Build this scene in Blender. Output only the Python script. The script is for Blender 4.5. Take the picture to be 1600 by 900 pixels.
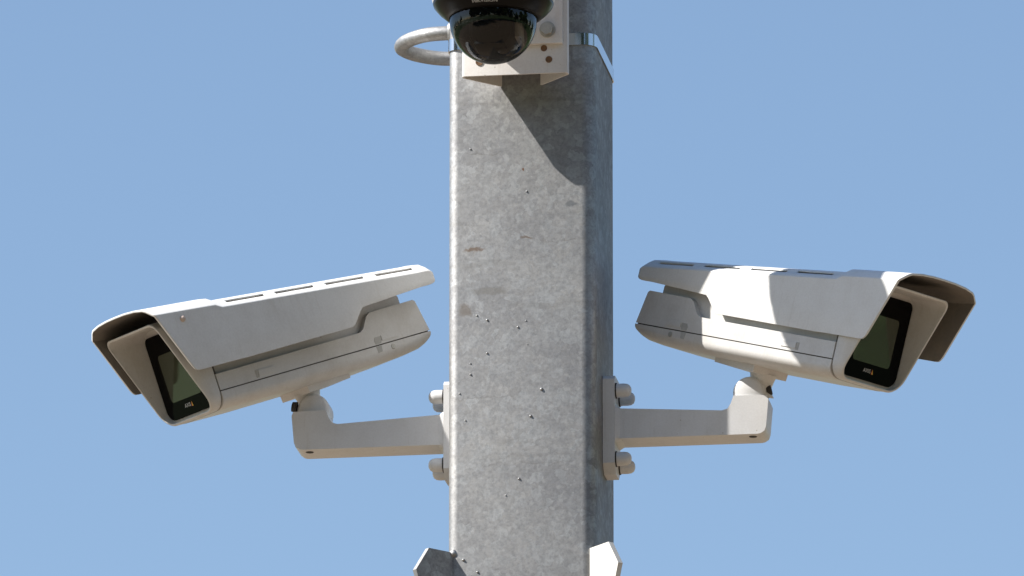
import bpy, bmesh, math, random
from mathutils import Vector, Matrix

R = math.radians
sc = bpy.context.scene
for o in list(bpy.data.objects):
    bpy.data.objects.remove(o)
C = sc.collection

# ------------------------------------------------------------------ camera, sky, sun, exposure
PITCH = R(15.0)
DIST = 13.0
cam_d = bpy.data.cameras.new('camera')
cam = bpy.data.objects.new('camera', cam_d)
C.objects.link(cam)
cam.location = (-0.0242, -DIST * math.cos(PITCH), 1.65)
cam.rotation_euler = (R(90) + PITCH, 0, 0)
cam_d.sensor_width = 36.0
cam_d.lens = 374.4
cam_d.clip_start = 0.1
cam_d.clip_end = 3000
sc.camera = cam

SUN_EL = R(42.5)
SUN_B = R(13.5)                       # from -x (left) towards the photographer
sdir = Vector((-math.cos(SUN_B) * math.cos(SUN_EL), -math.sin(SUN_B) * math.cos(SUN_EL), math.sin(SUN_EL)))
world = bpy.data.worlds.new('World')
sc.world = world
world.use_nodes = True
wn = world.node_tree.nodes
bg = wn['Background']
sky = wn.new('ShaderNodeTexSky')
sky.sky_type = 'NISHITA'
sky.sun_disc = False
sky.sun_elevation = SUN_EL
sky.sun_rotation = math.atan2(sdir.x, sdir.y)
sky.altitude = 100
sky.air_density = 1.0
sky.dust_density = 0.6
sky.ozone_density = 2.0
world.node_tree.links.new(sky.outputs[0], bg.inputs[0])
bg.inputs[1].default_value = 0.10
sun_d = bpy.data.lights.new('sun', 'SUN')
sun_d.energy = 5.0
sun_d.angle = R(0.53)
sun_d.color = (1.0, 0.96, 0.91)
sun = bpy.data.objects.new('sun', sun_d)
C.objects.link(sun)
sun.location = (-10, -3, 14)
sun.rotation_euler = sdir.to_track_quat('Z', 'Y').to_euler()
vs = sc.view_settings
vs.view_transform = 'Standard'
vs.look = 'None'
vs.gamma = 1
vs.exposure = 0.65
vs.use_curve_mapping = False

# ------------------------------------------------------------------ helpers
def link(name, me, mat, parent=None):
    o = bpy.data.objects.new(name, me)
    C.objects.link(o)
    if mat is not None and len(me.materials) == 0:
        me.materials.append(mat)
    if parent is not None:
        o.parent = parent
    return o

def obj(name, bm, mat, parent=None, smooth=35, bevel=0, seg=2):
    if bevel:
        es = [e for e in bm.edges if len(e.link_faces) == 2 and e.calc_face_angle(0) > R(28)]
        bmesh.ops.bevel(bm, geom=es, offset=bevel, segments=seg, profile=0.5, affect='EDGES', clamp_overlap=True)
    bmesh.ops.recalc_face_normals(bm, faces=bm.faces[:])
    me = bpy.data.meshes.new(name)
    bm.to_mesh(me)
    bm.free()
    if smooth:
        for p in me.polygons:
            p.use_smooth = True
        me.set_sharp_from_angle(angle=R(smooth))
    return link(name, me, mat, parent)

def thing(name, label, cat, loc=(0, 0, 0), rotz=0.0, group=None, mat=None):
    o = bpy.data.objects.new(name, None)
    C.objects.link(o)
    if mat is not None:
        o.matrix_world = mat
    else:
        o.location = loc
        o.rotation_euler = (0, 0, rotz)
    o.empty_display_size = 0.05
    o['label'] = label
    o['category'] = cat
    if group:
        o['group'] = group
    return o

def tag(o, label, cat, group=None):
    o['label'] = label
    o['category'] = cat
    if group:
        o['group'] = group
    return o

def prism(pts, lo, hi, axis, bm=None):
    """pts: 2-D polygon; axis x -> pts are (y,z), y -> (x,z), z -> (x,y)."""
    bm = bm or bmesh.new()
    def mk(p, k):
        if axis == 'x':
            return (k, p[0], p[1])
        if axis == 'y':
            return (p[0], k, p[1])
        return (p[0], p[1], k)
    a = [bm.verts.new(mk(p, lo)) for p in pts]
    b = [bm.verts.new(mk(p, hi)) for p in pts]
    bm.faces.new(a)
    bm.faces.new(list(reversed(b)))
    n = len(pts)
    for i in range(n):
        bm.faces.new((a[i], a[(i + 1) % n], b[(i + 1) % n], b[i]))
    return bm

def box(x0, x1, y0, y1, z0, z1, bm=None):
    return prism([(x0, y0), (x1, y0), (x1, y1), (x0, y1)], z0, z1, 'z', bm)

def loft(loops, closed=True, cap=True, bm=None):
    bm = bm or bmesh.new()
    rows = [[bm.verts.new(p) for p in lp] for lp in loops]
    n = len(rows[0])
    for a, b in zip(rows, rows[1:]):
        for i in range(n if closed else n - 1):
            j = (i + 1) % n
            bm.faces.new((a[i], a[j], b[j], b[i]))
    if cap:
        bm.faces.new(rows[0])
        bm.faces.new(list(reversed(rows[-1])))
    return bm

def lathe(prof, seg=48, origin=(0, 0, 0), axis=(0, 0, 1), bm=None):
    """prof: list of (radius, height along axis)."""
    bm = bm or bmesh.new()
    q = Vector((0, 0, 1)).rotation_difference(Vector(axis))
    og = Vector(origin)
    rows = []
    for r, h in prof:
        if r < 1e-6:
            rows.append([bm.verts.new(og + q @ Vector((0, 0, h)))])
        else:
            rows.append([bm.verts.new(og + q @ Vector((r * math.cos(2 * math.pi * i / seg), r * math.sin(2 * math.pi * i / seg), h))) for i in range(seg)])
    for a, b in zip(rows, rows[1:]):
        for i in range(seg):
            j = (i + 1) % seg
            if len(a) == 1 and len(b) == 1:
                continue
            if len(a) == 1:
                bm.faces.new((a[0], b[i], b[j]))
            elif len(b) == 1:
                bm.faces.new((a[i], a[j], b[0]))
            else:
                bm.faces.new((a[i], a[j], b[j], b[i]))
    return bm

def tube(path, rad, seg=14, bm=None):
    """rad: number or list."""
    path = [Vector(p) for p in path]
    n = len(path)
    rads = rad if isinstance(rad, (list, tuple)) else [rad] * n
    loops = []
    ref = None
    for i, p in enumerate(path):
        t = (path[min(i + 1, n - 1)] - path[max(i - 1, 0)]).normalized()
        if ref is None:
            ref = t.orthogonal().normalized()
        ref = (ref - t * ref.dot(t)).normalized()
        b = t.cross(ref)
        loops.append([p + (ref * math.cos(2 * math.pi * k / seg) + b * math.sin(2 * math.pi * k / seg)) * rads[i] for k in range(seg)])
    return loft(loops, bm=bm)

def spline(pts, n=8):
    pts = [Vector(p) for p in pts]
    out = []
    for i in range(len(pts) - 1):
        p0, p1, p2, p3 = pts[max(i - 1, 0)], pts[i], pts[i + 1], pts[min(i + 2, len(pts) - 1)]
        for k in range(n):
            t = k / n
            out.append(0.5 * ((2 * p1) + (p2 - p0) * t + (2 * p0 - 5 * p1 + 4 * p2 - p3) * t * t + (3 * p1 - p0 - 3 * p2 + p3) * t ** 3))
    out.append(pts[-1])
    return out

def rrect(cx, cy, hx, hy, rad, seg=6):
    """rounded rectangle loop; rad: one number or (br, tr, tl, bl)."""
    if not isinstance(rad, (list, tuple)):
        rad = (rad,) * 4
    out = []
    for (sx, sy, a0), r in zip(((1, -1, -90), (1, 1, 0), (-1, 1, 90), (-1, -1, 180)), rad):
        ox, oy = cx + sx * (hx - r), cy + sy * (hy - r)
        for k in range(seg + 1):
            a = R(a0 + 90 * k / seg)
            out.append((ox + r * math.cos(a), oy + r * math.sin(a)))
    return out

# ------------------------------------------------------------------ materials
def new_mat(name):
    m = bpy.data.materials.new(name)
    m.use_nodes = True
    nt = m.node_tree
    return m, nt, nt.nodes['Principled BSDF']

def nd(nt, kind, **kw):
    n = nt.nodes.new(kind)
    for k, v in kw.items():
        if hasattr(n, k):
            setattr(n, k, v)
        else:
            n.inputs[k.replace('_', ' ')].default_value = v
    return n

def ramp(nt, fac, stops):
    n = nt.nodes.new('ShaderNodeValToRGB')
    el = n.color_ramp.elements
    while len(el) < len(stops):
        el.new(0.5)
    for e, (p, c) in zip(el, stops):
        e.position = p
        e.color = (c, c, c, 1) if isinstance(c, (int, float)) else (*c, 1)
    nt.links.new(fac, n.inputs[0])
    return n.outputs[0]

def mixc(nt, fac, a, b, mode='MIX'):
    n = nt.nodes.new('ShaderNodeMix')
    n.data_type = 'RGBA'
    n.blend_type = mode
    for sock, v in ((n.inputs[0], fac), (n.inputs[6], a), (n.inputs[7], b)):
        if isinstance(v, bpy.types.NodeSocket):
            nt.links.new(v, sock)
        elif isinstance(v, (int, float)):
            sock.default_value = v
        else:
            sock.default_value = (*v, 1)
    return n.outputs[2]

def bump(nt, bsdf, height, strength, dist=0.001):
    b = nt.nodes.new('ShaderNodeBump')
    b.inputs['Strength'].default_value = strength
    b.inputs['Distance'].default_value = dist
    nt.links.new(height, b.inputs['Height'])
    nt.links.new(b.outputs[0], bsdf.inputs['Normal'])

def paint(name, col, rough=0.45, grime=0.12, gcol=(0.36, 0.30, 0.22), spec=0.4, scale=30):
    m, nt, b = new_mat(name)
    tc = nd(nt, 'ShaderNodeTexCoord')
    n1 = nd(nt, 'ShaderNodeTexNoise', Scale=scale, Detail=6.0, Roughness=0.65)
    n2 = nd(nt, 'ShaderNodeTexNoise', Scale=420.0, Detail=3.0, Roughness=0.6)
    nt.links.new(tc.outputs['Object'], n1.inputs['Vector'])
    nt.links.new(tc.outputs['Object'], n2.inputs['Vector'])
    f = ramp(nt, n1.outputs['Fac'], [(0.42, 0.0), (0.78, 1.0)])
    mm = nd(nt, 'ShaderNodeMath', operation='MULTIPLY')
    nt.links.new(f, mm.inputs[0])
    mm.inputs[1].default_value = grime
    c1 = mixc(nt, mm.outputs[0], col, gcol)
    f2 = ramp(nt, n2.outputs['Fac'], [(0.3, 0.93), (0.7, 1.0)])
    mp = nd(nt, 'ShaderNodeMapping')
    mp.inputs['Scale'].default_value = (150.0, 150.0, 14.0)
    nt.links.new(tc.outputs['Object'], mp.inputs['Vector'])
    n3 = nd(nt, 'ShaderNodeTexNoise', Scale=1.0, Detail=5.0, Roughness=0.7)
    nt.links.new(mp.outputs[0], n3.inputs['Vector'])
    f3 = ramp(nt, n3.outputs['Fac'], [(0.56, 0.0), (0.80, 0.22)])
    c1 = mixc(nt, f3, c1, gcol)
    n4 = nd(nt, 'ShaderNodeTexVoronoi', Scale=85.0)
    nt.links.new(tc.outputs['Object'], n4.inputs['Vector'])
    f4 = ramp(nt, n4.outputs['Distance'], [(0.045, 0.55), (0.10, 0.0)])
    s4 = nd(nt, 'ShaderNodeSeparateColor')
    nt.links.new(n4.outputs['Color'], s4.inputs[0])
    k4 = ramp(nt, s4.outputs[1], [(0.80, 0.0), (0.84, 1.0)])
    f5 = nd(nt, 'ShaderNodeMath', operation='MULTIPLY')
    nt.links.new(f4, f5.inputs[0])
    nt.links.new(k4, f5.inputs[1])
    c1 = mixc(nt, f5.outputs[0], c1, (0.30, 0.24, 0.17))
    c2 = mixc(nt, 1.0, c1, f2, 'MULTIPLY')
    nt.links.new(c2, b.inputs['Base Color'])
    b.inputs['Roughness'].default_value = rough
    b.inputs['Specular IOR Level'].default_value = spec
    bump(nt, b, n2.outputs['Fac'], 0.12, 0.0004)
    return m

def plain(name, col, rough=0.5, metal=0.0, spec=0.5, var=0.1, scale=60):
    m, nt, b = new_mat(name)
    tc = nd(nt, 'ShaderNodeTexCoord')
    n1 = nd(nt, 'ShaderNodeTexNoise', Scale=scale, Detail=5.0, Roughness=0.6)
    nt.links.new(tc.outputs['Object'], n1.inputs['Vector'])
    c = mixc(nt, n1.outputs['Fac'], [k * (1 - var) for k in col], [min(1, k * (1 + var)) for k in col])
    nt.links.new(c, b.inputs['Base Color'])
    b.inputs['Roughness'].default_value = rough
    b.inputs['Metallic'].default_value = metal
    b.inputs['Specular IOR Level'].default_value = spec
    return m

def galvanised():
    m, nt, b = new_mat('galvanised_steel')
    tc = nd(nt, 'ShaderNodeTexCoord')
    co = tc.outputs['Object']
    wob = nd(nt, 'ShaderNodeTexNoise', Scale=70.0, Detail=3.0)
    nt.links.new(co, wob.inputs['Vector'])
    wv = nd(nt, 'ShaderNodeVectorMath', operation='MULTIPLY_ADD')
    nt.links.new(wob.outputs['Color'], wv.inputs[0])
    wv.inputs[1].default_value = (0.016, 0.016, 0.016)
    nt.links.new(co, wv.inputs[2])
    # spangle: two sizes of crystal, each a flat tone
    def cells(scale):
        v = nd(nt, 'ShaderNodeTexVoronoi', Scale=scale)
        nt.links.new(wv.outputs[0], v.inputs['Vector'])
        s = nd(nt, 'ShaderNodeSeparateColor')
        nt.links.new(v.outputs['Color'], s.inputs[0])
        return s.outputs[0]
    c1, c2 = cells(95.0), cells(190.0)
    big = nd(nt, 'ShaderNodeTexNoise', Scale=9.0, Detail=5.0, Roughness=0.62)
    nt.links.new(co, big.inputs['Vector'])
    fine = nd(nt, 'ShaderNodeTexNoise', Scale=260.0, Detail=4.0, Roughness=0.7)
    nt.links.new(co, fine.inputs['Vector'])
    # faint horizontal drain marks
    mp = nd(nt, 'ShaderNodeMapping')
    mp.inputs['Scale'].default_value = (4.0, 4.0, 46.0)
    nt.links.new(co, mp.inputs['Vector'])
    drain = nd(nt, 'ShaderNodeTexNoise', Scale=1.0, Detail=6.0, Roughness=0.6)
    nt.links.new(mp.outputs[0], drain.inputs['Vector'])
    base = mixc(nt, ramp(nt, big.outputs['Fac'], [(0.32, 0.0), (0.66, 1.0)]), (0.335, 0.335, 0.338), (0.445, 0.44, 0.428))
    base = mixc(nt, ramp(nt, c1, [(0.58, 0.0), (1.0, 0.50)]), base, (0.60, 0.60, 0.585))
    base = mixc(nt, ramp(nt, c2, [(0.62, 0.0), (1.0, 0.36)]), base, (0.54, 0.54, 0.53))
    base = mixc(nt, ramp(nt, c2, [(0.0, 0.20), (0.25, 0.0)]), base, (0.28, 0.285, 0.30))
    base = mixc(nt, ramp(nt, fine.outputs['Fac'], [(0.35, 0.42), (0.58, 0.0)]), base, (0.20, 0.20, 0.20))
    base = mixc(nt, ramp(nt, drain.outputs['Fac'], [(0.60, 0.0), (0.78, 0.55)]), base, (0.23, 0.22, 0.20))
    # a few scuffs and dull stains that the pole carries: (x, z, half width, half height, colour, strength)
    sep = nd(nt, 'ShaderNodeSeparateXYZ')
    nt.links.new(wv.outputs[0], sep.inputs[0])
    for x, z, hx, hz, col, k in STAINS:
        parts = []
        for out, c0, h in ((0, x + 0.008, hx), (2, z + 0.008, hz)):
            a = nd(nt, 'ShaderNodeMath', operation='SUBTRACT')
            nt.links.new(sep.outputs[out], a.inputs[0])
            a.inputs[1].default_value = c0
            d = nd(nt, 'ShaderNodeMath', operation='DIVIDE')
            nt.links.new(a.outputs[0], d.inputs[0])
            d.inputs[1].default_value = h
            p = nd(nt, 'ShaderNodeMath', operation='MULTIPLY')
            nt.links.new(d.outputs[0], p.inputs[0])
            nt.links.new(d.outputs[0], p.inputs[1])
            parts.append(p.outputs[0])
        s = nd(nt, 'ShaderNodeMath', operation='ADD')
        nt.links.new(parts[0], s.inputs[0])
        nt.links.new(parts[1], s.inputs[1])
        f = ramp(nt, s.outputs[0], [(0.25, k), (1.0, 0.0)])
        base = mixc(nt, f, base, col)
    nt.links.new(base, b.inputs['Base Color'])
    b.inputs['Metallic'].default_value = 0.97
    b.inputs['Specular Tint'].default_value = (0.40, 0.41, 0.43, 1)
    rr = ramp(nt, c1, [(0.0, 0.68), (1.0, 0.56)])
    nt.links.new(rr, b.inputs['Roughness'])
    bump(nt, b, fine.outputs['Fac'], 0.25, 0.0006)
    return m

STAINS = [(-0.058, 5.041, 0.016, 0.0025, (0.20, 0.14, 0.10), 0.75), (0.006, 5.0545, 0.011, 0.0028, (0.20, 0.15, 0.11), 0.7),
          (0.045, 5.049, 0.030, 0.0012, (0.20, 0.18, 0.16), 0.28), (-0.040, 4.988, 0.028, 0.005, (0.25, 0.24, 0.22), 0.6),
          (-0.068, 4.965, 0.010, 0.010, (0.24, 0.21, 0.18), 0.7), (0.0615, 5.095, 0.010, 0.004, (0.20, 0.21, 0.22), 0.7),
          (0.001, 5.1405, 0.002, 0.003, (0.20, 0.09, 0.04), 0.9), (-0.045, 5.162, 0.032, 0.0010, (0.18, 0.17, 0.15), 0.35),
          (0.0, 4.772, 0.075, 0.0016, (0.24, 0.23, 0.22), 0.28), (-0.05, 4.855, 0.055, 0.0012, (0.25, 0.24, 0.23), 0.4)]

M = {}
M['galv'] = galvanised()
M['white'] = paint('white_powder_coat', (0.79, 0.785, 0.76), 0.42, 0.16)
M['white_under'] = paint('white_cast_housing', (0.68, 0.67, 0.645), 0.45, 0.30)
M['arm_white'] = paint('white_cast_arm', (0.74, 0.735, 0.725), 0.5, 0.18)
M['plate_white'] = paint('aged_white_sheet', (0.76, 0.73, 0.69), 0.5, 0.22, (0.45, 0.28, 0.15), scale=18)
M['shield_inside'] = paint('dark_shield_underside', (0.18, 0.16, 0.14), 0.7, 0.3)  # inner faces of the shield, darker than its white outside
M['seam'] = plain('brown_seam_gasket', (0.10, 0.09, 0.08), 0.8)  # dark brown of the gaskets in the housing seams
M['gasket'] = plain('dark_gasket', (0.035, 0.03, 0.028), 0.7)
M['black'] = plain('black_plastic', (0.004, 0.004, 0.0045), 0.10, spec=0.06)
M['bezel'] = plain('dark_bezel_plastic', (0.006, 0.0056, 0.0052), 0.30, spec=0.12)
M['dull_black'] = plain('dull_black_plastic', (0.006, 0.0055, 0.005), 0.5, spec=0.25)
M['steel'] = plain('stainless_strap', (0.72, 0.72, 0.70), 0.14, 1.0, var=0.05)
M['bolt'] = plain('zinc_bolt', (0.42, 0.41, 0.37), 0.5, 0.4, var=0.3, scale=200)
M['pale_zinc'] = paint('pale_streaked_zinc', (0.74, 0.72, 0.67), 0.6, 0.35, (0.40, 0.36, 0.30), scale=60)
M['rust'] = plain('rust', (0.16, 0.085, 0.04), 0.85, var=0.5, scale=300)
M['mid_grey'] = plain('flat_mid_grey', (0.46, 0.45, 0.42), 0.7, var=0.3)  # flat grey for painted latch shading, latch dirt spots and the dome yoke
M['letter'] = plain('pale_lettering', (0.55, 0.55, 0.52), 0.5)
M['yellow'] = plain('yellow_emblem', (0.75, 0.50, 0.05), 0.5)
M['red'] = plain('red_emblem', (0.5, 0.08, 0.04), 0.5)
M['blob'] = plain('pinkish_drop', (0.60, 0.48, 0.40), 0.5)

def pane_mat():
    m, nt, b = new_mat('green_reflection_pane')
    b.inputs['Base Color'].default_value = (0.042, 0.048, 0.026, 1)  # green-grey reflection of the surroundings put into the base colour
    b.inputs['Roughness'].default_value = 0.06
    b.inputs['IOR'].default_value = 1.9
    n = nd(nt, 'ShaderNodeTexNoise', Scale=40.0, Detail=4.0)
    tc = nd(nt, 'ShaderNodeTexCoord')
    nt.links.new(tc.outputs['Object'], n.inputs['Vector'])
    r = ramp(nt, n.outputs['Fac'], [(0.3, 0.04), (0.8, 0.16)])
    nt.links.new(r, b.inputs['Roughness'])
    return m
M['pane'] = pane_mat()

def bubble_mat():
    m = bpy.data.materials.new('smoked_bubble')
    m.use_nodes = True
    nt = m.node_tree
    nt.nodes.clear()
    out = nt.nodes.new('ShaderNodeOutputMaterial')
    tr = nt.nodes.new('ShaderNodeBsdfTransparent')
    tr.inputs[0].default_value = (0.62, 0.60, 0.57, 1)
    gl = nt.nodes.new('ShaderNodeBsdfGlossy')
    gl.inputs['Roughness'].default_value = 0.03
    fr = nt.nodes.new('ShaderNodeFresnel')
    fr.inputs[0].default_value = 1.48
    mx = nt.nodes.new('ShaderNodeMixShader')
    nt.links.new(fr.outputs[0], mx.inputs[0])
    nt.links.new(tr.outputs[0], mx.inputs[1])
    nt.links.new(gl.outputs[0], mx.inputs[2])
    nt.links.new(mx.outputs[0], out.inputs[0])
    return m
M['bubble'] = bubble_mat()

def ground_mat(name, a, b_, scale, rough=0.85):
    m, nt, b = new_mat(name)
    tc = nd(nt, 'ShaderNodeTexCoord')
    n1 = nd(nt, 'ShaderNodeTexNoise', Scale=scale, Detail=6.0)
    nt.links.new(tc.outputs['Object'], n1.inputs['Vector'])
    nt.links.new(mixc(nt, n1.outputs['Fac'], a, b_), b.inputs['Base Color'])
    b.inputs['Roughness'].default_value = rough
    return m
M['grass'] = ground_mat('grass', (0.05, 0.09, 0.022), (0.09, 0.13, 0.04), 0.8)
M['paving'] = ground_mat('warm_paving', (0.20, 0.148, 0.10), (0.25, 0.19, 0.13), 1.5)
M['bark'] = plain('bark', (0.12, 0.085, 0.06), 0.9, var=0.3, scale=8)
def leaf_mat():
    m, nt, b = new_mat('leaves')
    oi = nd(nt, 'ShaderNodeTexCoord')
    n1 = nd(nt, 'ShaderNodeTexNoise', Scale=1.3, Detail=3.0)
    nt.links.new(oi.outputs['Object'], n1.inputs['Vector'])
    nt.links.new(mixc(nt, n1.outputs['Fac'], (0.035, 0.065, 0.015), (0.075, 0.12, 0.03)), b.inputs['Base Color'])
    b.inputs['Roughness'].default_value = 0.6
    return m
M['leaf'] = leaf_mat()

# ------------------------------------------------------------------ ground (below the frame; lights the undersides)
g = obj('ground', box(-700, 700, -700, 700, -0.3, 0.0), M['grass'], smooth=0)
g['kind'] = 'structure'
pv = obj('paved_square', prism([(26 * math.cos(2 * math.pi * k / 48), 26 * math.sin(2 * math.pi * k / 48) - 3) for k in range(48)], -0.1, 0.006, 'z'), M['paving'], smooth=0)
pv['kind'] = 'structure'

# ------------------------------------------------------------------ the pole
TH = R(8.2)
W, CR = 0.18, 0.0165
HW = W / 2
POLE_TOP = 7.4
def polexf(x, y, z):
    """pole coordinates (x right, y back, z up) to the world."""
    return Vector((x * math.cos(TH) + y * math.sin(TH), -x * math.sin(TH) + y * math.cos(TH), z))

pole = thing('steel_pole', 'square galvanised steel pole rising through the middle of the picture', 'pole', rotz=-TH)
CL = 0.0125                                  # the left corners are folded tighter
ring = rrect(0, 0, HW, HW, (CR, CR, CL, CL), 8)
zs = [0.012] + [0.5 * k for k in range(1, 15)] + [POLE_TOP]
bm = loft([[(x, y, z) for x, y in ring] for z in zs], cap=True)
obj('shaft', bm, M['galv'], pole, smooth=30)
cap_ring = rrect(0, 0, HW + 0.004, HW + 0.004, CR + 0.003, 6)
obj('top_cap', loft([[(x, y, z) for x, y in cap_ring] for z in (POLE_TOP + 0.002, POLE_TOP + 0.02)]), M['galv'], pole, bevel=0.004)
obj('base_plate', box(-0.2, 0.2, -0.2, 0.2, 0.009, 0.034), M['galv'], pole, bevel=0.004)

# diagonal lugs welded on the corners
def lug(sx, sy):
    # profile in (outward distance, z); outward runs along the corner diagonal
    pr = [(-0.004, 0.0), (0.036, 0.001), (0.055, -0.028), (0.044, -0.060), (-0.004, -0.075)]
    base = Vector((sx * (HW - 0.004), sy * (HW - 0.004), 4.664))
    d = Vector((sx, sy, 0)).normalized()
    n = Vector((-sy, sx, 0)).normalized()
    bm = bmesh.new()
    rows = [[bm.verts.new(base + d * a + n * t + Vector((0, 0, z))) for a, z in pr] for t in (-0.0035, 0.0035)]
    bm.faces.new(rows[0]); bm.faces.new(list(reversed(rows[1])))
    for i in range(len(pr)):
        j = (i + 1) % len(pr)
        bm.faces.new((rows[0][i], rows[0][j], rows[1][j], rows[1][i]))
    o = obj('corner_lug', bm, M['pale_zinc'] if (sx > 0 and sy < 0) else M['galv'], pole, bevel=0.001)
    rnd = random.Random(int(sx * 3 + sy * 7 + 20))
    path = [base + n * (-0.0045 if sy < 0 else 0.0045) * sx * -1 + d * 0.002 + Vector((0, 0, -0.0 - 0.074 * k / 9)) for k in range(10)]
    obj('weld_bead', tube(path, [0.0035 + rnd.uniform(0, 0.0016) for _ in path], 8), M['galv'], o)
    return o
for sx in (-1, 1):
    for sy in (-1, 1):
        lug(sx, sy)
bm = bmesh.new()
for (x, z, r) in ((-0.083, 4.663, 0.006), (-0.086, 4.658, 0.004)):
    bmesh.ops.create_icosphere(bm, subdivisions=2, radius=r, matrix=Matrix.Translation((x, -0.086, z)))
obj('weld_blob', bm, M['galv'], pole, smooth=60)

# dross pimples of the zinc coat
bm = bmesh.new()
PIMP = [(0.0066, 5.112, 1.9), (-0.0626, 5.168, 1.8), (-0.0546, 4.9583, 1.7), (-0.042, 4.9522, 2.0), (-0.0044, 4.942, 2.0), (0.0057, 4.9496, 1.4),
        (0.0073, 4.92, 1.2), (-0.042, 4.9106, 2.1), (-0.0624, 4.8985, 1.5), (-0.0623, 4.8849, 1.9), (0.0245, 4.8633, 2.8), (0.0112, 4.8303, 2.5),
        (-0.0685, 4.8276, 1.6), (-0.0029, 4.7527, 2.2), (-0.0193, 4.7326, 1.6), (-0.0707, 4.6542, 2.6), (-0.0535, 4.6386, 2.2), (-0.0756, 4.8614, 1.7)]
for x, z, r in PIMP:
    bmesh.ops.create_icosphere(bm, subdivisions=2, radius=r * 0.00072, matrix=Matrix.Translation((x, -HW + 0.0002, z)))
o = obj('zinc_pimples', bm, M['galv'], pole, smooth=60)
o['kind'] = 'stuff'

# loop rung on the left face
HZ = 5.3265
path = spline([(-HW + 0.004, -0.056, HZ), (-HW - 0.030, -0.053, HZ), (-HW - 0.056, -0.034, HZ), (-HW - 0.070, -0.010, HZ),
               (-HW - 0.070, 0.010, HZ), (-HW - 0.056, 0.034, HZ), (-HW - 0.030, 0.053, HZ), (-HW + 0.004, 0.056, HZ)], 8)
rung = obj('loop_rung', tube(path, 0.0088, 18), M['galv'], pole, smooth=60)
rnd = random.Random(4)
for yy in (-0.056, 0.056):
    bead = [(-HW - 0.0012, yy + 0.0095 * math.cos(2 * math.pi * k / 16), HZ + 0.0095 * math.sin(2 * math.pi * k / 16)) for k in range(17)]
    obj('weld_bead', tube(bead, [0.0032 + rnd.uniform(0, 0.0018) for _ in bead], 8), M['galv'], rung, smooth=60)

# ------------------------------------------------------------------ stainless strap
strap = thing('steel_strap', 'shiny stainless strap wrapped round the pole behind the dome bracket', 'strap', (0, 0, 0), -TH)
o1 = rrect(0, 0, HW + 0.0018, HW + 0.0018, (CR + 0.0018, CR + 0.0018, CL + 0.0018, CL + 0.0018), 8)
o0 = rrect(0, 0, HW + 0.0006, HW + 0.0006, (CR + 0.0006, CR + 0.0006, CL + 0.0006, CL + 0.0006), 8)
z0, z1 = 5.2945, 5.3095
rows = [[(x, y, z0) for x, y in o0], [(x, y, z0) for x, y in o1], [(x, y, z1) for x, y in o1], [(x, y, z1) for x, y in o0], [(x, y, z0) for x, y in o0]]
bm = loft(rows, cap=False)
bmesh.ops.remove_doubles(bm, verts=bm.verts[:], dist=1e-6)
obj('band', bm, M['steel'], strap, smooth=30)
obj('buckle', box(-0.012, 0.012, HW + 0.0022, HW + 0.007, z0 - 0.003, z1 + 0.003), M['steel'], strap, bevel=0.0015)

# ------------------------------------------------------------------ bracket of the dome camera
PB = 0.052                                   # plate stands this far off the pole face
yf = -HW - PB
brk = thing('dome_bracket', 'white sheet metal bracket with rusty bolt holes carrying the dome camera', 'bracket', (0, 0, 0), -TH)
ZB = 5.2455
ZT = 5.62
# front plate with rolled side edges
def plate_outline():
    t = 0.0025
    out = [(-0.0655, yf + 0.010), (-0.0655, yf + 0.004), (-0.0645, yf + 0.0012), (-0.0615, yf), (0.0605, yf), (0.0635, yf + 0.0012), (0.0645, yf + 0.004), (0.0645, yf + 0.010)]
    inn = [(0.0645 - t, yf + 0.010), (0.0645 - t, yf + 0.0045), (0.0605, yf + t), (-0.0615, yf + t), (-0.0655 + t, yf + 0.0045), (-0.0655 + t, yf + 0.010)]
    return out + inn
obj('plate', prism(plate_outline(), ZB, ZT, 'z'), M['plate_white'], brk, smooth=40)
for sx, xo in ((-1, -0.0655), (1, 0.0645)):
    xi = sx * 0.0255
    t = 0.0025
    obj('flange', prism([(xo, yf + 0.0095), (xi, -HW - 0.0008), (xi + sx * t * 1.4, -HW - 0.0008), (xo + sx * 0.0, yf + 0.0130)] if False else
                        [(xo, yf + 0.0100), (xo - sx * t, yf + 0.0100), (xi - sx * t * 0.8, -HW - 0.0008), (xi + sx * t * 0.6, -HW - 0.0008)], ZB + 0.0002, ZT, 'z'), M['plate_white'], brk, smooth=30)
# mount base and arm of the dome, bolted to the plate
up = obj('mount_sheet', box(-0.0520, 0.0585, yf - 0.0062, yf - 0.0004, 5.2815, 5.60), M['plate_white'], brk, bevel=0.0012)
bs = loft([[(x, yf - 0.0066, z) for x, z in rrect(-0.019, 5.40, 0.038, 0.105, 0.016)], [(x, yf - 0.024, z) for x, z in rrect(-0.019, 5.40, 0.037, 0.103, 0.016)],
           [(x, yf - 0.032, z) for x, z in rrect(-0.017, 5.405, 0.030, 0.092, 0.016)]])
obj('mount_base', bs, M['white'], brk, smooth=40)
ap = spline([(-0.004, yf - 0.030, 5.43), (-0.004, yf - 0.075, 5.44), (-0.004, -0.265, 5.455), (-0.004, -0.295, 5.445), (-0.0045, -0.297, 5.41)], 6)
obj('mount_arm', tube(ap, 0.026, 20), M['white'], brk, smooth=50)
def hexbolt(parent, x, z, y, r=0.0078, mat='bolt'):
    o = obj('bolt', lathe([(0.0, 0), (r * 1.25, 0.0), (r * 1.25, 0.0018), (0, 0.0018)], 24, (x, y, z), (0, -1, 0)), M[mat], parent, smooth=30)
    bm = prism([(x + r * math.cos(R(60 * k + 15)), z + r * math.sin(R(60 * k + 15))) for k in range(6)], y - 0.0072, y - 0.0016, 'y')
    obj('bolt_head', bm, M[mat], o, smooth=30, bevel=0.0008)
    return o
hexbolt(brk, 0.0405, 5.2985, yf - 0.0062)
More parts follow.
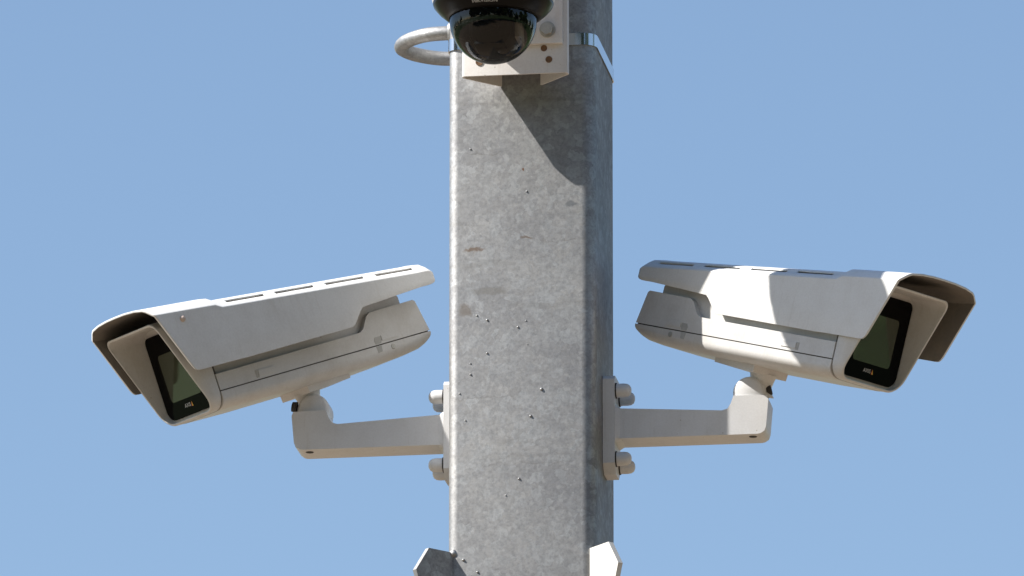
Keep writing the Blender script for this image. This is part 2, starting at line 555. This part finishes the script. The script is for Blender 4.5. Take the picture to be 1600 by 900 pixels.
for x, z, r in ((0.0352, 5.2770, 0.0040), (0.0412, 5.2626, 0.0042), (-0.0441, 5.2628, 0.0046)):
    obj('rusty_hole', lathe([(0.0, 0.0004), (r * 0.6, 0.0005), (r * 0.95, 0.0009), (r, 0.0)], 20, (x, yf, z), (0, -1, 0)), M['rust'], brk, smooth=40)

# ------------------------------------------------------------------ dome camera
DX, DY, DZ = -0.0040, -0.300, 5.2700
dome = thing('dome_camera', 'dark glossy dome camera hanging in front of the pole', 'camera', polexf(DX, DY, DZ), -TH)
RIM = 0.0726
obj('housing', lathe([(0.0, 0.150), (0.026, 0.150), (0.030, 0.146), (0.034, 0.120), (0.056, 0.110), (0.072, 0.082), (0.0770, 0.056), (0.0765, 0.036), (0.0738, 0.026), (0.0735, 0.0222), (0.072, 0.0205), (0.060, 0.0206), (0.0, 0.0206)], 64), M['white'], dome, smooth=40)
bz = obj('bezel', lathe([(0.060, 0.0204), (0.0715, 0.0203), (0.0726, 0.0185), (0.0715, 0.0150), (0.0655, 0.0080), (0.0585, 0.0020), (0.0540, -0.0010), (0.0528, -0.0008), (0.0526, 0.004), (0.056, 0.019)], 64), M['bezel'], dome, smooth=50)
prof = [(0.0524, 0.0038), (0.0524, 0.0)] + [(0.0524 * math.cos(R(a)), -0.003 - 0.0524 * math.sin(R(a))) for a in range(0, 90, 5)] + [(0.0, -0.0554)]
bub = obj('bubble', lathe(prof, 64), M['bubble'], dome, smooth=60)
# camera module inside
obj('liner', lathe([(0.0, 0.0044), (0.0520, 0.0044), (0.0520, 0.0034), (0.0, 0.0034)], 48), M['dull_black'], dome)
obj('inner_skirt', lathe([(0.0508, 0.0032), (0.0508, -0.0160), (0.0490, -0.0160), (0.0490, 0.0032)], 48), M['dull_black'], dome, smooth=40)
mo = obj('camera_module', loft([[(x, y, z) for x, y in rrect(0, 0, hx, 0.036, 0.006, 4)] for z, hx in ((0.002, 0.026), (-0.03, 0.025), (-0.041, 0.018))]), M['dull_black'], dome, smooth=40)
obj('lens', lathe([(0.0, 0.003), (0.010, 0.002), (0.013, 0.0), (0.0135, -0.006)], 32, (0, -0.0365, -0.018), (0, -1, -0.35)), M['black'], mo, smooth=40)
obj('side_yoke', loft([[(x, y, z) for x, y in rrect(0.031, 0.006, 0.003, 0.022, 0.002, 3)] for z in (0.002, -0.028)]), M['mid_grey'], dome, smooth=40)

def text_mesh(body, size):
    cu = bpy.data.curves.new('lettering', 'FONT')
    cu.body = body
    cu.size = size
    cu.align_x = 'CENTER'
    cu.align_y = 'CENTER'
    cu.extrude = 0.0
    cu.resolution_u = 3
    tmp = bpy.data.objects.new('tmp_text', cu)
    C.objects.link(tmp)
    bpy.context.view_layer.update()
    dg = bpy.context.evaluated_depsgraph_get()
    me = bpy.data.meshes.new_from_object(tmp.evaluated_get(dg))
    bpy.data.objects.remove(tmp)
    bm = bmesh.new()
    bm.from_mesh(me)
    bpy.data.meshes.remove(me)
    return bm

# raised lettering round the bezel lip
bm = text_mesh('HIKVISION', 0.0062)
ext = bmesh.ops.extrude_face_region(bm, geom=bm.faces[:])
bmesh.ops.translate(bm, verts=[v for v in ext['geom'] if isinstance(v, bmesh.types.BMVert)], vec=(0, 0, 0.0004))
p0, p1 = Vector((0.0585, 0.0020)), Vector((0.0655, 0.0080))
tdir = (p1 - p0).normalized()
nrm = Vector((tdir.y, -tdir.x))
for v in bm.verts:
    s = (p0 + p1) / 2 + tdir * v.co.y * 1.0 + nrm * (0.0004 + v.co.z)
    ang = -math.pi / 2 + v.co.x * 1.05 / 0.0620 - 0.02
    v.co = Vector((s.x * math.cos(ang), s.x * math.sin(ang), s.y))
obj('lettering', bm, M['letter'], bz, smooth=0)

# ------------------------------------------------------------------ arms with base plates
def camera_arm(sx, label):
    """sx -1: on the left face, +1: on the right face."""
    a = thing('camera_arm', label, 'bracket', polexf(sx * HW, 0, 4.835), -TH, 'cast arms on the two sides of the pole')
    def P(x, z):
        return (sx * (x - HW), z - 4.835)
    hw = 0.0235
    prof = [(0.1035, 4.8155), (0.1035, 4.8532), (0.112, 4.8530), (0.236, 4.8460), (0.2425, 4.8480), (0.2465, 4.8540), (0.2500, 4.8640), (0.2905, 4.8632), (0.2925, 4.8580), (0.2895, 4.8245), (0.2875, 4.8190), (0.2830, 4.8160), (0.2790, 4.8152)]
    bm = prism([P(*p) for p in prof], -hw, hw, 'y')
    ar = obj('arm', bm, M['arm_white'], a, smooth=40, bevel=0.0025, seg=3)
    obj('plug', lathe([(0.0, 0.0006), (0.0045, 0.0006), (0.0052, 0.0)], 20, (P(0.272, 0)[0], -0.010, 4.8153 - 4.835), (0, 0, -1)), M['gasket'], ar)
    # base plate: chamfered outline in (y, z)
    pl = [(-0.026, -0.050), (-0.014, -0.062), (0.014, -0.062), (0.026, -0.050), (0.026, 0.050), (0.016, 0.060), (-0.020, 0.060), (-0.026, 0.055)]
    x0, x1 = sorted((sx * 0.0004, sx * 0.0150))
    obj('wall_plate', prism(pl, x0, x1, 'x'), M['arm_white'], a, smooth=40, bevel=0.0018)
    g0, g1 = sorted((sx * 0.0001, sx * 0.0022))
    # flare between plate and arm
    fl = [[(sx * 0.0152, y, z) for y, z in rrect(0, -0.0005, 0.0250, 0.0235, 0.006)], [(sx * 0.0225, y, z) for y, z in rrect(0, -0.0005, 0.0232, 0.0190, 0.004)]]
    obj('collar', loft(fl), M['arm_white'], a, smooth=50)
    for y in (-0.0165, 0.0165):
        for z in (0.0400, -0.0455):
            zz = z + (0.002 if y < 0 else 0)
            b = obj('bolt_cap', lathe([(0.0, 0.0), (0.0086, 0.0), (0.0086, 0.010), (0.0080, 0.0145), (0.0060, 0.0175), (0.003, 0.0190), (0.0, 0.0194)], 24, (sx * 0.0152, y, zz), (sx, 0, 0)), M['arm_white'], a, smooth=50)
            obj('washer', lathe([(0.0, 0.0), (0.0096, 0.0), (0.0096, 0.0016), (0, 0.0016)], 24, (sx * 0.0151, y, zz), (sx, 0, 0)), M['gasket'], b)
    # ball joint cup: a lying drum in the end block
    cx = P(0.2715, 0)[0]
    zc = 4.8690 - 4.835
    dr = [(0.0, -0.0215), (0.0150, -0.0215), (0.0185, -0.0195), (0.0200, -0.0150), (0.0200, 0.0150), (0.0185, 0.0195), (0.0150, 0.0215), (0.0, 0.0215)]
    obj('ball_cup', lathe(dr, 40, (cx - sx * 0.003, 0.010 if sx < 0 else 0, zc), (0, 1, 0)), M['arm_white'], a, smooth=45)
    obj('pivot_screw', lathe([(0.0, 0.006), (0.0060, 0.006), (0.0070, 0.0), (0.0, 0.0)], 20, (cx + sx * 0.0172, -0.006, zc + 0.004), (sx, 0, 0.2)), M['gasket'], a)
    return a
camera_arm(-1, 'white cast arm holding the shaded camera left of the pole')
camera_arm(1, 'white cast arm with a sunlit end patch right of the pole')

# ------------------------------------------------------------------ bullet cameras
HC, HHW = 0.0085, 0.0755          # sunshield centre offset and half width
BC, BHW = -0.0045, 0.0585         # housing centre offset and half width
SLOTS = [(0.126, 0.070), (0.054, -0.003), (-0.020, -0.077), (-0.0945, -0.1495)]

def sunshield_mesh():
    def edge(F):
        return 0.1325 + 0.0862 * F + 0.004 * min(1, max(0, (F - 0.139) / 0.008))
    st = []                        # F, edge height, bottom height, shear
    def add(F, ub, de=0.0):
        sh = 0.424 * max(0, (F - 0.142) / 0.0955)
        st.append((F, edge(F) + de, ub, sh))
    for F, ub in ((0.2375, 0.0860), (0.2360, 0.0815), (0.2330, 0.0790), (0.2250, 0.0783), (0.20, 0.0782), (0.17, 0.0780), (0.1475, 0.0778), (0.1385, 0.0777)):
        add(F, ub)
    fs = sorted(set([f for s in SLOTS for f in s] + [0.098, 0.025, -0.0340, -0.0385, -0.0520, -0.0566, -0.1213]), reverse=True)
    for F in fs:
        if F > -0.036:
            ub = 0.0772
        elif F > -0.040:
            ub = 0.0795
        elif F > -0.053:
            ub = 0.0940
        else:
            ub = 0.0972 + 0.0042 * min(1, (-0.0566 - F) / 0.09)
        add(F, ub)
    add(-0.1580, 0.1012, 0.0004)
    add(-0.1645, 0.1014, 0.0004)
    add(-0.1685, 0.1026, -0.0006)
    add(-0.1705, 0.1048, -0.0024)
    flat = {-0.1645: 0.98, -0.1685: 0.88, -0.1705: 0.68}
    half = [(0.0, None), (0.0, 0.5), (0.0, -0.0016), (0.0003, -0.0006), (0.0010, 0.0004), (0.0030, 0.0020), (0.0068, 0.0050), (0.0112, 0.0084), (0.0165, 0.0110), (0.0330, 0.0138), (0.0540, 0.0152), (HHW, 0.0155)]
    half = [(HHW - w, du) for w, du in half]
    idx_a, idx_b = 6, 7
    bm = bmesh.new()
    rows = []
    for F, ue, ub, sh in st:
        line = []
        for s in (1, -1):
            pts = []
            for w, du in half:
                if du is None:
                    u = ub
                elif du == 0.5:
                    u = (ub + ue - 0.006) / 2
                else:
                    u = ue + du * (flat.get(F, 1.0) if du > 0 else 1.0)
                f = F + sh * (u - 0.161)
                pts.append((f, HC + s * w, u))
            line.append(pts)
        full = line[0] + list(reversed(line[1]))[1:]
        rows.append([bm.verts.new(p) for p in full])
    n = len(rows[0])
    last = n - 1
    for i in range(len(rows) - 1):
        mid = (st[i][0] + st[i + 1][0]) / 2
        inslot = any(b < mid < a for a, b in SLOTS)
        for k in range(n - 1):
            if inslot and (k == idx_a or k == last - 1 - idx_a):
                continue
            bm.faces.new((rows[i][k], rows[i][k + 1], rows[i + 1][k + 1], rows[i + 1][k]))
    return bm

def bullet_camera(label, m, rear_dirt=True):
    t = thing('security_camera', label, 'camera', mat=m, group='box security cameras on arms')
    # sunshield
    bm = sunshield_mesh()
    sh = obj('sunshield', bm, M['white'], t, smooth=38)
    md = sh.modifiers.new('thickness', 'SOLIDIFY')
    md.thickness = 0.0026
    md.offset = -1
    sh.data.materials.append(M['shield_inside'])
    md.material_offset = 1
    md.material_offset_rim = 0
    wnm = sh.modifiers.new('normals', 'WEIGHTED_NORMAL')
    wnm.keep_sharp = True
    # upper housing: core under the shield and raised side panels
    core = [(-0.137, 0.060), (-0.136, 0.100), (-0.128, 0.108), (0.150, 0.128), (0.1588, 0.128), (0.1588, 0.060)]
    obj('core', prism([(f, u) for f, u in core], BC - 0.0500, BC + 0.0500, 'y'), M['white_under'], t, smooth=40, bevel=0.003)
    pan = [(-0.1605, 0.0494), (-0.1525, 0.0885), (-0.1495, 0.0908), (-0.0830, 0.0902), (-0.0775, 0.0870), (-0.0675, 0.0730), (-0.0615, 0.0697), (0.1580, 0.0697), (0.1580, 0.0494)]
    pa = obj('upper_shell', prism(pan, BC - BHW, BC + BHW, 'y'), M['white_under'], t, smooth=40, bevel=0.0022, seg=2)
    for s in (1, -1):
        y0, y1 = sorted((BC + s * (BHW - 0.001), BC + s * (BHW + 0.0005)))
        obj('latch', box(0.074, 0.0985, min(BC + s * BHW, BC + s * (BHW + 0.0012)), max(BC + s * BHW, BC + s * (BHW + 0.0012)), 0.0535, 0.0600), M['white_under'], pa, bevel=0.0005)
        obj('latch_shade_dirt', box(0.0985, 0.1025, min(BC + s * (BHW - .001), BC + s * (BHW + 0.0004)), max(BC + s * (BHW - .001), BC + s * (BHW + 0.0004)), 0.0515, 0.0610), M['mid_grey'], pa, smooth=0)  # soft shading beside the moulded tab, put in as a grey patch
        obj('latch_shade_dirt', prism([(-0.078, 0.0505), (-0.086, 0.0505), (-0.088, 0.0540), (-0.087, 0.0590), (-0.079, 0.0590), (-0.077, 0.0550)], min(BC + s * (BHW - .001), BC + s * (BHW + 0.0004)), max(BC + s * (BHW - .001), BC + s * (BHW + 0.0004)), 'y'), M['mid_grey'], pa, smooth=0)
        obj('latch', box(-0.112, -0.0885, min(BC + s * BHW, BC + s * (BHW + 0.0010)), max(BC + s * BHW, BC + s * (BHW + 0.0010)), 0.0530, 0.0595), M['white_under'], pa, bevel=0.0005)
    # dark seam gasket
    obj('seam_gasket', box(-0.1590, 0.1578, BC - BHW + 0.0022, BC + BHW - 0.0022, 0.0478, 0.0496), M['seam'], t, smooth=0)
    # lower tray
    loops = []
    for F, ub, k, top in ((-0.1600, 0.0400, 0.950, 0.0470), (-0.1612, 0.0385, 0.985, 0.0474), (-0.1612, 0.0372, 0.997, 0.0480), (-0.1575, 0.0345, 1.0, 0.0480), (-0.148, 0.0318, 1.0, 0.0480), (-0.125, 0.0290, 1.0, 0.0480), (-0.090, 0.0270, 1.0, 0.0480), (0.10, 0.0260, 1.0, 0.0480), (0.1580, 0.0270, 1.0, 0.0480)):
        hw = BHW * k
        lp = [(F, BC + hw, top)]
        rr = min(0.0135, top - ub - 0.002)
        for q in range(9):
            a = R(90 * q / 8)
            lp.append((F + 0.002 * math.sin(a) * (1 if F < -0.15 else 0), BC + hw - 0.022 * (1 - math.cos(a)), ub + rr - rr * math.sin(a)))
        lp2 = [(f, 2 * BC - y, z) for f, y, z in reversed(lp)]
        loops.append(lp + lp2)
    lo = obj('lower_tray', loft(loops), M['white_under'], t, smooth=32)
    for s in (1, -1):
        obj('latch_shade_dirt', prism([(-0.0775, 0.0475), (-0.0855, 0.0475), (-0.0845, 0.0400), (-0.0785, 0.0395)], *sorted((BC + s * (BHW - .004), BC + s * (BHW + 0.0004))), 'y'), M['mid_grey'], lo, smooth=0)
        obj('screw', lathe([(0.0, 0.001), (0.003, 0.0008), (0.0035, 0.0)], 14, (-0.1020, BC + s * (BHW - 0.0002), 0.0425), (0, s, 0)), M['bolt'], lo)
    # front cover: hood-shaped frame with slanting lip
    def FF(u):
        return 0.1757 + 0.417 * (u - 0.0357)
    U0, U1 = 0.0275, 0.1500
    def ring_(inset, fn):
        rr = (0.020 - inset, 0.012 - inset * 0.5, 0.012 - inset * 0.5, 0.020 - inset)
        return [(fn(u), y, u) for y, u in rrect(BC, (U0 + U1) / 2, BHW - inset, (U1 - U0) / 2 - inset, rr, 6)]
    loops = [ring_(0.0004, lambda u: 0.1598), ring_(0.0, lambda u: 0.1606), ring_(0.0, lambda u: FF(u) - 0.0012), ring_(0.0006, lambda u: FF(u) - 0.0003), ring_(0.0018, FF), ring_(0.0028, lambda u: FF(u) - 0.0006), ring_(0.0032, lambda u: min(0.1665, FF(u) - 0.002))]
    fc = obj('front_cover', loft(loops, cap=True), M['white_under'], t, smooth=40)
    fc_seam = obj('cover_gasket', loft([[(f, y, u) for y, u in rrect(BC, (U0 + U1) / 2, BHW - 0.0022, (U1 - U0) / 2 - 0.0022, (0.018, 0.01, 0.01, 0.018))] for f in (0.1562, 0.1612)]), M['seam'], t, smooth=30)
    # window
    wl = [[(f, y, u) for y, u in rrect(BC, 0.0870, BHW - 0.0046, 0.0530, (0.015, 0.008, 0.008, 0.015))] for f in (0.1668, 0.1692)]
    wi = obj('window_frame', loft(wl), M['black'], t, smooth=30)
    pn = [[(f, y, u) for y, u in rrect(BC, 0.0850, 0.0355, 0.0300, 0.005)] for f in (0.1693, 0.1697)]
    obj('pane', loft(pn), M['pane'], wi, smooth=30)
    # emblem under the pane: lettering and a small three-coloured triangle
    bm = text_mesh('AXIS', 0.0068)
    for v in bm.verts:
        v.co = Vector((0.1695, BC - 0.0035 + v.co.x, 0.0462 + v.co.y))
    obj('lettering', bm, M['letter'], wi, smooth=0)
    for mt, tri in (('yellow', [(0.0050, -0.0028), (0.0088, -0.0028), (0.0069, 0.0034)]), ('red', [(0.0050, -0.0028), (0.0069, -0.0028), (0.0069, 0.0034), (0.0062, 0.0012)])):
        bm = bmesh.new()
        dx = 0.16950 if mt == 'yellow' else 0.16955
        bm.faces.new([bm.verts.new((dx, BC - 0.0005 + y, 0.0462 + z)) for y, z in tri])
        obj('emblem', bm, M[mt], wi, smooth=0)
    # mount under the tray
    mp = [(0.0190, 0.0275), (0.0180, 0.0180), (-0.0100, 0.0185), (-0.0455, 0.0215), (-0.0455, 0.0280)]
    obj('mount_foot', prism(mp, BC - 0.0320, BC + 0.0320, 'y'), M['arm_white'], t, smooth=40, bevel=0.0012)
    obj('neck', lathe([(0.0, 0.020), (0.0170, 0.020), (0.0150, 0.014), (0.0135, 0.006), (0.0145, 0.0), (0.0190, -0.006), (0.0, -0.008)], 28, (0.004, 0, 0)), M['arm_white'], t, smooth=50)
    return t

def frame(sg, a, p, r, o):
    a, p, r = R(a), R(p), R(r)
    h = Vector((sg * math.cos(a), -math.sin(a), 0))
    z = Vector((0, 0, 1))
    f = h * math.cos(p) - z * math.sin(p)
    u = h * math.sin(p) + z * math.cos(p)
    s = Vector((-sg * math.sin(a), -math.cos(a), 0))
    u2 = u * math.cos(r) + s * math.sin(r) * sg
    s2 = s * math.cos(r) - u * math.sin(r) * sg
    left = s2 * (-sg)
    m = Matrix.Identity(4)
    for i in range(3):
        m[i][0], m[i][1], m[i][2], m[i][3] = f[i], left[i], u2[i], o[i]
    return m
mL = frame(-1, 31.98, 21.51, -0.54, (-0.2656, 0.056, 4.8784))
mR = frame(1, 39.93, 17.58, 0.36, (0.2735, -0.039, 4.8765))
# a left-handed pair of axes would mirror the lettering: check once
for mm in (mL, mR):
    print('frame determinant', round(mm.to_3x3().determinant(), 3))
cl = bullet_camera('white box camera in shade with sunlit top edge, pointing down to the left', mL)
crt = bullet_camera('white box camera with bright sun patches and pole shadow, pointing right', mR)
# pale drop stuck to the left shield
bm = lathe([(0.0, 0.0032), (0.0020, 0.0028), (0.0034, 0.0016), (0.0040, 0.0)], 14, (0.1985, HC + HHW, 0.1435), (0, 1, 0))
obj('dried_drop', bm, M['blob'], [c for c in cl.children if c.name.startswith('sunshield')][0], smooth=60)

# ------------------------------------------------------------------ trees round the square (seen only as reflections)
def tree_meshes(seed, h):
    rnd = random.Random(seed)
    bt = bmesh.new()
    top = Vector((rnd.uniform(-.3, .3), rnd.uniform(-.3, .3), h * 0.75))
    tube(spline([(0, 0, 0), (0.05, 0, h * 0.3), top * 0.7, top], 3), [0.22 - 0.017 * k for k in range(10)], 8, bt)
    clumps = []
    for k in range(26):
        a = rnd.uniform(0, 6.28)
        z0 = h * rnd.uniform(0.18, 0.65)
        rr = h * rnd.uniform(0.08, 0.24)
        e = Vector((math.cos(a) * rr, math.sin(a) * rr, z0 + h * rnd.uniform(0.08, 0.28)))
        tube([(0, 0, z0), e * 0.5 + Vector((0, 0, z0 * 0.5)), e], [0.09, 0.06, 0.02], 6, bt)
        clumps.append((e, h * rnd.uniform(0.09, 0.16)))
    vs, fs = [], []
    for c, r in clumps:
        for _ in range(420):
            d = Vector((rnd.gauss(0, 1), rnd.gauss(0, 1), rnd.gauss(0, 1))).normalized() * r * rnd.random() ** 0.4
            p = c + d
            s = rnd.uniform(0.26, 0.48)
            q = Matrix.Rotation(rnd.uniform(0, 6.28), 3, Vector((rnd.gauss(0, 1), rnd.gauss(0, 1), rnd.gauss(0, 1))).normalized())
            i = len(vs)
            for l in ((-s, 0, 0), (0, -s * 0.5, 0), (s, 0, 0), (0, s * 0.5, 0)):
                vs.append(p + q @ Vector(l))
            fs.append((i, i + 1, i + 2, i + 3))
    cr = bpy.data.meshes.new('crown')
    cr.from_pydata(vs, [], fs)
    cr.materials.append(M['leaf'])
    me = bpy.data.meshes.new('trunk')
    bt.to_mesh(me)
    bt.free()
    me.materials.append(M['bark'])
    return me, cr
kinds = [tree_meshes(3, 20.0), tree_meshes(8, 22.0), tree_meshes(15, 18.0)]
spots = []
rnd = random.Random(11)
for k in range(11):
    an = R(-148 + k * 15.5)                       # an arc of trees round the near half of the square
    rr = 25 + rnd.uniform(-1.5, 2)
    spots.append((rr * math.cos(an), rr * math.sin(an) - 2, k % 3, (0.80 if k < 7 else 0.58)))
for k in range(4):
    spots.append((38 + rnd.uniform(-2, 4), 8 + k * 11 + rnd.uniform(-1, 1), (k + 2) % 3, 0.6))
for k in range(4):
    spots.append((-46 + rnd.uniform(-3, 3), 4 + k * 11 + rnd.uniform(-1, 1), (k + 1) % 3, 0.6))
for x, y, kd, ht in spots:
    side = 'behind the photographer' if y < -18 else ('right of the paved square' if x > 0 else 'left of the paved square')
    t = thing('broadleaf_tree', 'leafy green tree %s, seen only as a reflection in the glass' % side, 'tree', (x, y, -0.02), rnd.uniform(0, 6.28), 'trees ' + side)
    s = ht * rnd.uniform(0.94, 1.08)
    t.scale = (s, s, s)
    link('trunk', kinds[kd][0], None, t)
    link('crown', kinds[kd][1], None, t)

sc.cycles.max_bounces = 8
sc.cycles.transparent_max_bounces = 12
